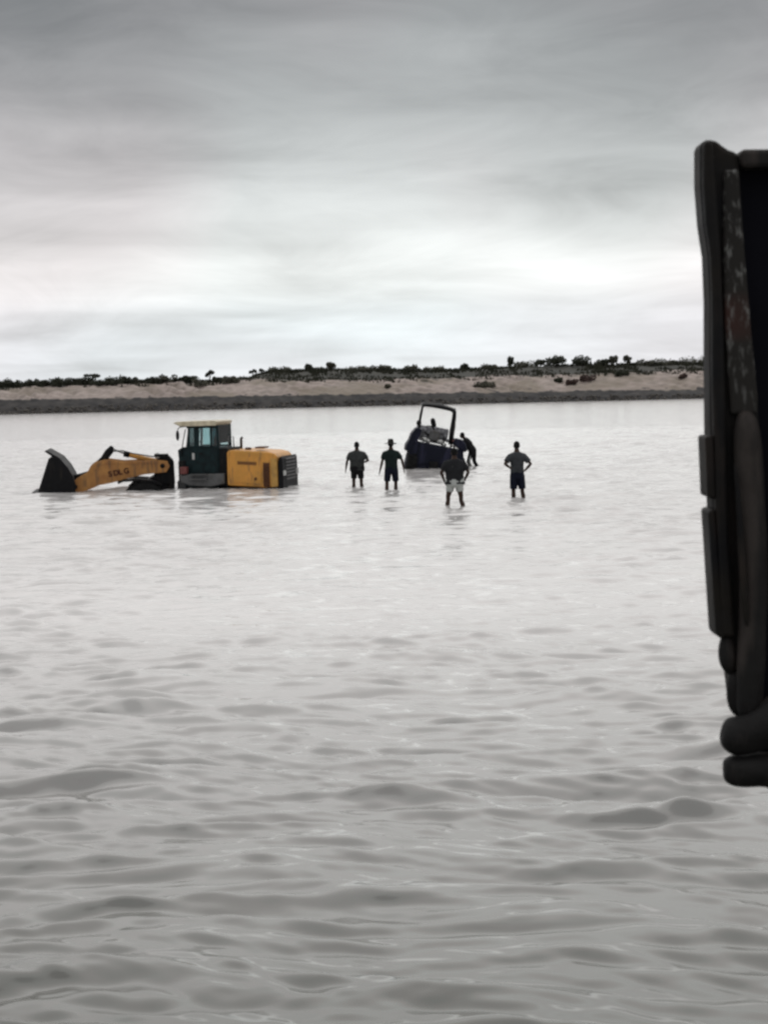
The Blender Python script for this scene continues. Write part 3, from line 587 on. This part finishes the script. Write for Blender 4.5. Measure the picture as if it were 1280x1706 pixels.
# local frame: x across, y away, z up, in the tractor's own upright pose; TP turns photograph pixels into it
ca, sa = math.cos(R(13.2)), math.sin(R(13.2))
def TP(px, py):
    dx, dz = (px - 722) / TS, (781 - py) / TS
    return (dx * ca - dz * sa, dx * sa + dz * ca)
def TPL(*pp): return [TP(*p) for p in pp]
def T3p(px, py, y): x, z = TP(px, py); return (x, y, z)
body = obj('body', prism(TPL((688, 731), (755, 747), (775, 752), (776, 790), (762, 800), (684, 795), (680, 760)), .1, .95), M['blue'], troot, bevel=.05)
obj('tail_panel', prism(TPL((700, 739), (752, 750), (748, 776), (694, 772)), .06, .098), M['blue'], body, bevel=.02)
obj('hitch', prism(TPL((716, 768), (730, 770), (728, 790), (714, 790)), -.14, .058), M['black'], body, bevel=.01)
for (a, b) in (((676, 0), (694, 0)), ((756, 0), (772, 0))):
    c = ((a[0] + b[0]) / 2, 775 if a[0] < 700 else 792)
    x, z = TP(*c); w2 = .20; t = bmesh.new(); rad = .62 if a[0] < 700 else .60
    loft(t, [(x - w2, .55, z), (x - w2 + .06, .55, z), (x + w2 - .06, .55, z), (x + w2, .55, z)], [rad * .86, rad, rad, rad * .86], lateral=(0, 1, 0), seg=32)
    for k in range(20):
        an = k / 20 * 2 * math.pi
        for s_ in (-1, 1):
            aa = an + (s_ > 0) * .15
            box(t, (x + s_ * w2 * .46, .55 + math.cos(aa) * (rad + .015), z + math.sin(aa) * (rad + .015)), (w2 * .95, .05, .05), Matrix.Rotation(aa, 3, 'X') @ Matrix.Rotation(.4 * s_, 3, 'Y'))
    wh = obj('rear_wheel', t, M['rubber'], troot, smooth=False)
    obj('rim', loft(bmesh.new(), [(x - w2 - .01, .55, z), (x + w2 + .01, .55, z)], [.38, .38], lateral=(0, 1, 0), seg=24), M['blue'], wh)
# mudguards over the wheels
for pts in (((676, 748), (678, 738), (684, 730), (688, 720), (697, 710), (706, 714), (703, 724), (698, 733), (691, 740), (684, 752)),
            ((757, 740), (762, 731), (772, 733), (779, 741), (782, 752), (777, 756), (766, 748))):
    obj('mudguard', prism(TPL(*pts), .05, .8), M['blue'], troot, bevel=.05)
obj('tail_lamp', ball(bmesh.new(), T3p(701, 703, .1), (.10, .08, .12)), M['black'], troot)
# roll frame
rf = obj('roll_frame', loft(bmesh.new(), [T3p(*p) for p in ((700, 722, .35), (704, 700, .35), (708.5, 678, .35), (711, 674, .35), (720, 674.5, .35), (740, 678, .35), (757, 682.5, .35), (763, 687, .35), (762, 697, .35), (757, 720, .35), (754, 742, .35))],
                            [.042, .042, .042, .045, .06, .07, .07, .08, .085, .085, .085], seg=10), M['black'], troot)
rf2 = obj('roll_frame', loft(bmesh.new(), [T3p(*p) for p in ((702, 720, 1.1), (708, 690, 1.1), (713, 671, 1.1), (742, 674, 1.1), (768, 683, 1.1), (766, 712, 1.1), (761, 738, 1.1))], [.04] * 7, seg=10), M['grey'], troot)
for p in ((711, 672), (762, 684)):
    obj('frame_rail', tube([T3p(*p, .35), T3p(p[0] + 1, p[1] + .5, 1.5)], .045, 8), M['grey'], rf)
# engine, dashboard, seat
en = bmesh.new()
for (px, py, w, h, y0, y1) in ((714, 719, .60, .46, 1.0, 1.6), (742, 724, .56, .46, 1.0, 1.6), (729, 728, 1.0, .5, 1.2, 1.9)):
    x, z = TP(px, py); box(en, (x, (y0 + y1) / 2, z), (w, y1 - y0, h))
eng = obj('engine', en, M['engine'], troot, bevel=.06)
for (px, py, r_) in ((712, 716, .12), (721, 721, .10), (742, 720, .12), (748, 729, .09), (735, 730, .10), (715, 729, .09), (752, 736, .07)):
    x, z = TP(px, py); obj('engine_cover', loft(bmesh.new(), [(x, 1.05, z), (x, .95, z), (x, .92, z)], [r_, r_ * .95, r_ * .6], lateral=(1, 0, 0), seg=14), M['engine'], eng)
for (px, py, w) in ((711, 732, .22), (717, 735, .16), (738, 737, .22), (744, 742, .18)):
    x, z = TP(px, py); b_ = bmesh.new(); ball(b_, (x, .55, z), (w * .6, .18, .09)); obj('pale_sack', b_, M['silver'], eng)
st_ = bmesh.new(); x, z = TP(728, 733); box(st_, (x, .75, z), (.44, .4, .12)); x, z = TP(729, 726); box(st_, (x, .58, z), (.40, .09, .40))
obj('driver_seat', st_, M['grey'], troot, bevel=.04)
obj('exhaust_stack', loft(bmesh.new(), [T3p(732, 724, 1.5), T3p(732, 708, 1.5), T3p(731, 703, 1.5), T3p(730.5, 699, 1.5), T3p(730, 697, 1.5)], [.08, .10, .10, .085, .04], seg=12), M['black'], troot)
obj('steering_wheel', loft(bmesh.new(), [Vector(T3p(722, 717, .98)) + Vector((.2 * math.cos(a), .06 * math.sin(a), .17 * math.sin(a))) for a in [k / 16 * 2 * math.pi for k in range(17)]], [.018] * 17, seg=6), M['black'], troot)
obj('gear_lever', tube([T3p(742, 742, .7), T3p(746, 728, .75)], .02, 6), M['black'], troot)
obj('grab_handle', tube([T3p(757, 735, .2), T3p(768, 737, .2), T3p(772, 741, .25)], .03, 6), M['rust'], troot)

# ------------------------------------------------------------------ people
def fuse(name, bm, m, parent, vox=.013, sm=2):
    o = obj(name, bm, m, parent)
    r_ = o.modifiers.new('remesh', 'REMESH'); r_.mode = 'VOXEL'; r_.voxel_size = vox; r_.use_smooth_shade = True
    s_ = o.modifiers.new('smooth', 'SMOOTH'); s_.factor = .6; s_.iterations = sm
    return o
def person(px, py, label, height, sub, rz=0, bend=0, sh=(.0, .0), arms=None, legs=None, build=1.0, shirt=None, shorts=None, hem=.90, short_len=.50, hair=True, hat=None, head_turn=0, sleeve=.62, extra=None, flare=1.0, headbend=0):
    """local frame: faces +y, feet at z = 0, x to the right; measures for a height of 1.75 m"""
    w = W(px, py); k = height / 1.75
    root = empty('person', (w.x, w.y, -sub), (0, 0, rz)); root.scale = (k, k, k)
    tag(root, label, 'person')
    HIP = Vector((0, 0, .93)); Bm = Matrix.Rotation(-bend, 3, 'X')
    def U(p): p = Vector(p); return HIP + Bm @ (p - HIP)
    b = build
    # --- body
    bm = bmesh.new()
    spine = [((0, 0, .84), (.150 * b, .105 * b)), ((0, .0, .93), (.168 * b, .118 * b)), ((0, .0, 1.02), (.152 * b, .108 * b)), ((0, .01, 1.12), (.145 * b, .103 * b)), ((0, .0, 1.24), (.165 * b, .112 * b)),
             ((0, -.01, 1.35), (.178 * b, .112)), ((0, -.01, 1.425), (.155 * b, .09)), ((0, 0, 1.47), (.105, .075)), ((0, .01, 1.51), (.070, .064)), ((0, .015, 1.57), (.062, .062))]
    loft(bm, [U(p) if p[2] > .93 else Vector(p) for p, _ in spine], [r for _, r in spine], lateral=(1, 0, 0), seg=20)
    hc = Vector((0, .02, 1.645)); HT = Matrix.Rotation(head_turn, 3, 'Z') @ Matrix.Rotation(-headbend, 3, 'X')
    def Hd(v): return U(hc + HT @ Vector(v))
    HR = Bm @ HT
    ball(bm, Hd((0, 0, .015)), (.075, .092, .105), 3, HR); ball(bm, Hd((0, .03, -.045)), (.056, .062, .062), 3, HR)
    ball(bm, Hd((0, .098, -.015)), (.014, .020, .024), 2, HR)                       # nose
    for s in (-1, 1):
        ball(bm, Hd((s * .078, -.002, -.01)), (.012, .022, .032), 2, HR)            # ears
        ball(bm, Hd((s * .03, .082, .02)), (.018, .016, .009), 2, HR)               # brow ridge
    legs = legs or [[(-.10, 0, .88), (-.115, .01, .49), (-.12, -.01, .08)], [(.10, 0, .88), (.115, .01, .49), (.12, -.01, .08)]]
    for L in legs:
        h_, k_, a_ = map(Vector, L); mid1 = (h_ + k_) / 2; mid2 = k_.lerp(a_, .33)
        loft(bm, [h_, mid1, k_ + Vector((0, 0, .05)), k_ - Vector((0, 0, .05)), mid2, k_.lerp(a_, .75), a_], [.088, .077, .058, .054, .060, .044, .036], seg=14)
        loft(bm, [a_ + Vector((0, -.055, -.03)), a_ + Vector((0, .02, -.035)), a_ + Vector((0, .12, -.055)), a_ + Vector((0, .185, -.062))], [(.032, .04), (.038, .042), (.044, .025), (.034, .014)], lateral=(1, 0, 0), seg=12)
    SHL = [(-.178 * (.4 + .6 * b), -.005, 1.375), (.178 * (.4 + .6 * b), -.005, 1.375)]
    arms = arms or [[(-.25, 0, 1.13), (-.27, .06, .88)], [(.25, 0, 1.13), (.27, .06, .88)]]
    armpts = []
    for s, S0, A in zip((-1, 1), SHL, arms):
        S = U(S0); E, Wr = (U(A[0]), U(A[1])); armpts.append((S, E, Wr))
        loft(bm, [S + (U((0, 0, 1.42)) - S) * .35, S, S.lerp(E, .3), S.lerp(E, .75), E, E.lerp(Wr, .3), E.lerp(Wr, .75), Wr], [.05, .056, .052, .043, .040, .041, .030, .026], seg=12)
        d = (Wr - E).normalized(); hd = Vector(A[2]).normalized() if len(A) > 2 else d
        lat = Vector((0, 1, 0)) if abs(hd.y) < .8 else Vector((0, 0, 1))
        lat = (lat - hd * lat.dot(hd)).normalized(); nrm = hd.cross(lat)
        pc = Wr + hd * .05
        loft(bm, [Wr - d * .01, Wr + hd * .035, Wr + hd * .09], [(.026, .022), (.038, .017), (.040, .014)], lateral=lat, seg=12)
        for q, (off, ln) in enumerate(((-.030, .062), (-.010, .075), (.010, .070), (.030, .055))):
            p0 = Wr + hd * .075 + lat * off; cur = nrm * (-s) * .012
            loft(bm, [p0, p0 + hd * (ln * .55) + lat * off * .15 + cur * .3, p0 + hd * ln + lat * off * .2 + cur * 1.6], [.0105, .0095, .0075], seg=7)
        t0 = Wr + hd * .03 + lat * .028
        loft(bm, [t0, t0 + lat * .028 + hd * .03, t0 + lat * .034 + hd * .062], [.013, .011, .009], seg=7)
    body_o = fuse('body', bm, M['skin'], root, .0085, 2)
    # --- shirt
    sb = bmesh.new(); e = .022
    sp = [((0, 0, hem), (.178 * b * flare, .130 * b)), ((0, 0, hem + .09), (.172 * b, .128 * b)), ((0, .01, 1.12), (.168 * b, .126 * b)), ((0, 0, 1.24), (.184 * b, .132 * b)), ((0, -.01, 1.35), (.196 * b, .126)), ((0, -.01, 1.43), (.175 * b, .104)), ((0, -.005, 1.485), (.110, .084))]
    loft(sb, [U(p) if p[2] > .93 else Vector(p) for p, _ in sp], [r for _, r in sp], lateral=(1, 0, 0), seg=22)
    for S, E, Wr in armpts:
        loft(sb, [S + (U((0, 0, 1.45)) - S) * .5, S, S.lerp(E, .3), S.lerp(E, sleeve), S.lerp(E, sleeve + .1)], [.070, .080, .080, .076, .078], seg=14)
    for v in sb.verts:
        q = noise.noise(v.co * 9 + Vector((px, 0, 0))) * .012; v.co += v.co.normalized() * 0 + Vector((q, noise.noise(v.co * 7) * .012, 0))
    so = fuse('shirt', sb, shirt, root, .012, 2)
    # --- shorts
    ob = bmesh.new()
    loft(ob, [(0, 0, 1.02) if bend < .2 else U((0, 0, .99)), (0, 0, .93), (0, 0, .84), (0, 0, .78)], [(.166 * b, .120 * b), (.182 * b, .130 * b), (.178 * b, .128 * b), (.13, .11)], lateral=(1, 0, 0), seg=20)
    for L in legs:
        h_, k_, a_ = map(Vector, L); e_ = h_.lerp(k_, (.88 - short_len) / .39) if short_len > .49 else k_.lerp(a_, (.49 - short_len) / .41)
        pts = [h_, h_.lerp(e_, .5), e_.lerp(h_, .1), e_] if short_len > .4 else [h_, h_.lerp(k_, .5), k_, k_.lerp(e_, .6), e_]
        rr_ = [.108, .102, .098, .100] if short_len > .4 else [.105, .092, .078, .070, .066]
        loft(ob, pts, rr_, seg=16)
    fuse('shorts' if short_len > .4 else 'trousers', ob, shorts, root, .012, 2)
    if hair:
        hb = bmesh.new(); ball(hb, Hd((0, -.012, .032)), (.083, .094, .100), 3, HR); ball(hb, Hd((0, -.04, -.02)), (.070, .060, .055), 2, HR)
        for v in hb.verts: v.co += Vector([noise.noise(v.co * 40 + Vector((i * 9, 0, 0))) * .008 for i in range(3)])
        # cut the face side open
        fr_dir = HR @ Vector((0, 1, -.35)).normalized(); cen = Hd((0, .05, 0))
        bmesh.ops.delete(hb, geom=[v for v in hb.verts if (v.co - cen).dot(fr_dir) > .012], context='VERTS')
        obj('hair', hb, M['hair'], root)
    if hat:
        hb = bmesh.new(); prof = [(.0, .155), (.05, .153), (.078, .135), (.090, .09), (.095, .052), (.12, .045), (.185, .030), (.187, .024), (.12, .036), (.088, .042)]; prof = [(r_ * (1.0 if r_ > .1 else 1), z_ + (.02 if z_ > .1 else 0)) for r_, z_ in prof]
        rings = [[hb.verts.new(Hd((r_ * math.cos(a), r_ * 1.05 * math.sin(a), z_ + .012 * math.sin(2 * a) * (r_ > .15)))) for a in [q / 24 * 2 * math.pi for q in range(24)]] for r_, z_ in prof[1:]]
        for a1, b1 in zip(rings, rings[1:]):
            for q in range(24): hb.faces.new((a1[q], a1[(q + 1) % 24], b1[(q + 1) % 24], b1[q]))
        hb.faces.new(rings[0]); obj('hat', hb, hat, root)
    if extra: extra(root, so, U)
    return root
c_grey = cloth('dark_grey_tshirt', (.042, .045, .043), (.028, .030, .029)); c_green = cloth('dark_green_shirt', (.010, .020, .018), (.007, .012, .012))
c_black = cloth('black_cloth', (.008, .008, .009)); c_navy = cloth('navy_shorts', (.006, .008, .018)); c_char = cloth('charcoal_tshirt', (.018, .019, .021))
c_pale = cloth('pale_grey_shorts', (.42, .44, .42)); c_hat = cloth('grey_hat', (.03, .028, .026)); c_grey2 = cloth('slate_tshirt', (.048, .052, .056), (.032, .035, .038))
c_mark = cloth('faded_print', (.16, .17, .14))

person(596, 812, 'stocky man in grey T-shirt and black shorts, leftmost of the waders', 1.70, .30, rz=R(-6), build=1.36, shirt=c_grey, shorts=c_black, hem=.86, short_len=.60,
       arms=[[(-.32, -.02, 1.14), (-.37, .05, .90)], [(.36, .03, 1.17), (.20, .26, 1.10), (-1, .5, 0)]],
       legs=[[(-.10, 0, .88), (-.12, .02, .49), (-.13, .0, .08)], [(.10, 0, .88), (.12, .03, .49), (.16, .02, .08)]])
person(653, 816, 'man in brimmed hat and dark green shirt wading left of the tractor', 1.76, .29, rz=R(4), build=1.12, shirt=c_green, shorts=c_navy, hem=.88, short_len=.55, hair=True, hat=c_hat,
       arms=[[(-.27, .0, 1.14), (-.34, .03, .86)], [(.33, .02, 1.17), (.38, .10, .90)]],
       legs=[[(-.10, 0, .88), (-.14, .02, .49), (-.16, -.05, .08)], [(.10, 0, .88), (.13, .06, .49), (.12, .03, .08)]])
def print_on_back(root, so, U):
    b_ = bmesh.new()
    for i, w_ in enumerate((.15, .11, .13)): box(b_, U((.0, -.137 + .001 * i, 1.30 - i * .028)), (w_, .006, .014), Matrix.Rotation(.12, 3, 'Y'))
    obj('back_print', b_, c_mark, so, smooth=False)
person(759, 844, 'nearest wader, seen from behind in black T-shirt over pale shorts, in front of the tractor', 1.78, .30, rz=R(3), build=1.36, shirt=c_char, shorts=c_pale, hem=.86, short_len=.68, extra=print_on_back, flare=1.12,
       arms=[[(-.34, -.04, 1.15), (-.25, .10, .93), (.3, .2, -1)], [(.34, -.04, 1.15), (.25, .10, .93), (-.3, .2, -1)]],
       legs=[[(-.10, 0, .88), (-.17, .08, .50), (-.22, .10, .08)], [(.10, 0, .88), (.15, .03, .49), (.24, -.12, .10)]])
person(863, 830, 'slim man with hands on hips in slate T-shirt and navy shorts, rightmost wader', 1.80, .28, rz=R(5), build=1.02, shirt=c_grey2, shorts=c_navy, hem=.93, short_len=.52,
       arms=[[(-.34, -.10, 1.19), (-.17, -.04, 1.06), (.8, .5, -.3)], [(.35, -.08, 1.17), (.19, -.04, .99), (-.8, .5, -.3)]],
       legs=[[(-.09, 0, .88), (-.105, .02, .49), (-.11, -.02, .08)], [(.09, 0, .88), (.13, .02, .49), (.18, .0, .08)]])
def stripe(root, so, U):
    b_ = bmesh.new(); loft(b_, [U((-.0, -.02, 1.0)), (-.17, .01, .90), (-.185, .04, .70), (-.18, .05, .49), (-.175, -.04, .22)], [(.035, .01)] * 5, lateral=(0, 1, 0), seg=8)
    obj('side_stripe', b_, c_pale, root)
person(788, 777, 'man in black bending against the right side of the tractor', 1.72, .30, rz=R(66), bend=R(34), build=1.2, shirt=c_black, shorts=c_black, hem=.93, short_len=.16, extra=stripe, headbend=R(-25),
       arms=[[(-.22, .30, 1.38), (-.2, .52, 1.50)], [(.22, .30, 1.36), (.2, .52, 1.48)]], sleeve=.8,
       legs=[[(-.10, 0, .88), (-.11, .14, .50), (-.12, -.06, .08)], [(.10, -.02, .88), (.12, -.02, .49), (.13, -.26, .10)]])

# ------------------------------------------------------------------ dark steel post and panel hanging at the right edge
PD = 3.0
proot = empty('steel_frame', (0, PD, 0)); tag(proot, 'worn black steel frame close to the camera, cutting off the right of the view', 'steel frame')
def Q(px, py): p = AT(px, py, PD); return (p.x, p.z)
def QL(*pp): return [Q(*p) for p in pp]
m_post = bpy.data.materials.new('scuffed_black_paint'); m_post.use_nodes = True; t = m_post.node_tree; b = t.nodes['Principled BSDF']
tcn = N(t, 'ShaderNodeTexCoord'); mp = N(t, 'ShaderNodeMapping'); mp.inputs['Scale'].default_value = (2.2, 2.2, .7); link(t, tcn.outputs['Object'], mp.inputs[0])
no = N(t, 'ShaderNodeTexNoise'); no.inputs['Scale'].default_value = 42; no.inputs['Detail'].default_value = 9; no.inputs['Roughness'].default_value = .65; link(t, mp.outputs[0], no.inputs['Vector'])
nb = N(t, 'ShaderNodeTexNoise'); nb.inputs['Scale'].default_value = 5; link(t, tcn.outputs['Object'], nb.inputs['Vector'])
sx = N(t, 'ShaderNodeSeparateXYZ'); link(t, tcn.outputs['Object'], sx.inputs[0])
up = RAMP(t, MATH(t, 'MULTIPLY', MATH(t, 'SUBTRACT', sx.outputs[2], 2.4), .9), [(.45, 0.0), (.62, 1.0)])
c = MIX(t, RAMP(t, nb.outputs['Fac'], [(.35, 0.0), (.65, 1.0)]), (.014, .013, .012), (.024, .021, .018))
c = MIX(t, MATH(t, 'MULTIPLY', RAMP(t, nb.outputs['Fac'], [(.56, 0.0), (.66, 1.0)]), .6), c, (.05, .018, .014))
c = MIX(t, MATH(t, 'MULTIPLY', MATH(t, 'MULTIPLY', RAMP(t, no.outputs['Fac'], [(.53, 0.0), (.66, 1.0)]), up), .8), c, (.22, .22, .21))
link(t, c, b.inputs['Base Color']); b.inputs['Roughness'].default_value = .75; b.inputs['Specular IOR Level'].default_value = .2
m_blk = mat('matt_black_paint', (.005, .005, .006), .62, (.012, .010, .008), 9, bump=.005, bscale=24, stain=(14, (.030, .022, .018), .6)); m_navy = mat('blue_black_panel', (.003, .003, .006), .9); m_rub = mat('grey_black_rubber', (.016, .015, .0145), .62, (.007, .0065, .0065), 8, bump=.006, bscale=28, stain=(12, (.055, .045, .040), .6))
post_o = obj('corner_post', prism(QL((1168, 246), (1170, 235), (1180, 232), (1196, 233), (1204, 241), (1216, 249), (1232, 254), (1236, 300), (1240, 420), (1248, 540), (1262, 640), (1272, 760), (1276, 900), (1274, 1060), (1270, 1190),
       (1230, 1196), (1226, 1188), (1219, 1130), (1213, 1062), (1200, 1050), (1196, 960), (1190, 860), (1185, 720), (1184, 620), (1184, 500), (1181, 425), (1173, 372), (1168, 305)), 0, .07), m_blk, proot, bevel=.008)
obj('worn_face', prism(QL((1205, 285), (1230, 283), (1240, 420), (1250, 540), (1262, 660), (1262, 690), (1216, 690), (1206, 540), (1204, 400)), -.012, -.001), m_post, proot, bevel=.005)
obj('flange', prism(QL((1170, 238), (1184, 236), (1190, 300), (1198, 420), (1203, 540), (1206, 700), (1212, 900), (1222, 1060), (1200, 1058), (1190, 860), (1184, 620), (1184, 500), (1181, 425), (1173, 372), (1169, 305)), -.022, -.002), m_blk, proot, bevel=.006)
obj('top_rail', prism(QL((1233, 249), (1420, 249), (1420, 281), (1237, 281)), -.01, .06), m_rub, proot, bevel=.008)
obj('back_panel', prism(QL((1233, 282), (1900, 282), (1900, 1290), (1268, 1290), (1274, 1100), (1278, 800), (1252, 545), (1240, 420)), .03, .065), m_navy, proot, smooth=False)
for pts in (((1172, 727), (1186, 724), (1190, 830), (1186, 830), (1176, 826)), ((1177, 850), (1188, 846), (1206, 1062), (1198, 1062), (1190, 1054))):
    obj('hinge_plate', prism(QL(*pts), -.02, .05), m_blk, proot, bevel=.006)
def blob(pts, radii, m, name, yo=0.0, seg=18):
    bmx = bmesh.new(); P_ = [Q(*p) for p in pts]; loft(bmx, [(x, yo, z) for x, z in P_], [r / 1000 for r in radii], lateral=(0, 1, 0), seg=seg)
    for v in bmx.verts:
        q = v.co * 38; v.co += Vector((noise.noise(q), noise.noise(q + Vector((7, 0, 0))), noise.noise(q + Vector((0, 9, 0))))) * (.0025 if max(radii) < 30 else .003)
    o = obj(name, bmx, m, proot); s = o.modifiers.new('subd', 'SUBSURF'); s.levels = 1; s.render_levels = 2; return o
blob([(1240, 684), (1240, 690), (1242, 720), (1244, 760), (1246, 800), (1248, 850), (1250, 900), (1251, 950), (1252, 1000), (1250, 1050), (1248, 1100), (1246, 1140), (1246, 1180), (1246, 1192)], [3, 16, 23, 24, 25, 24, 26, 24, 25, 23, 25, 23, 24, 14], m_rub, 'padded_strut', -.02)
blob([(1216, 770), (1220, 800), (1228, 900), (1234, 1000), (1236, 1040)], [1.5, 4, 6, 7, 3], m_blk, 'seam_strip', -.045, 10)
blob([(1213, 1052), (1212, 1058), (1211, 1072), (1212, 1090), (1214, 1106), (1218, 1118), (1220, 1124)], [3, 9, 14, 16, 15, 10, 3], m_rub, 'rubber_buffer', .0)
blob([(1224, 1118), (1224, 1125), (1226, 1140), (1228, 1158), (1231, 1175), (1234, 1188), (1236, 1196)], [4, 11, 16, 17, 16, 13, 4], m_rub, 'rubber_buffer', .0)
blob([(1196, 1221), (1198, 1221), (1203, 1221), (1211, 1220), (1222, 1219), (1236, 1217), (1250, 1213), (1266, 1204), (1284, 1192), (1305, 1180), (1330, 1172)], [11, 19, 26, 31, 33, 33, 34, 36, 38, 42, 44], m_rub, 'rubber_bumper', -.035)
blob([(1200, 1272), (1202, 1272), (1207, 1273), (1215, 1275), (1226, 1277), (1240, 1278), (1256, 1276), (1275, 1276), (1320, 1280)], [8, 15, 21, 26, 28, 29, 29, 31, 36], m_rub, 'rubber_bumper', -.03)
blob([(1262, 1290), (1272, 1290), (1290, 1296), (1330, 1300)], [6, 16, 24, 28], m_blk, 'lower_bracket', -.0)
x1, z1 = Q(1860, 300)
obj('support_post', bx(x1, x1 + .1, .07, .17, -.6, 3.5), m_blk, proot, bevel=.006)
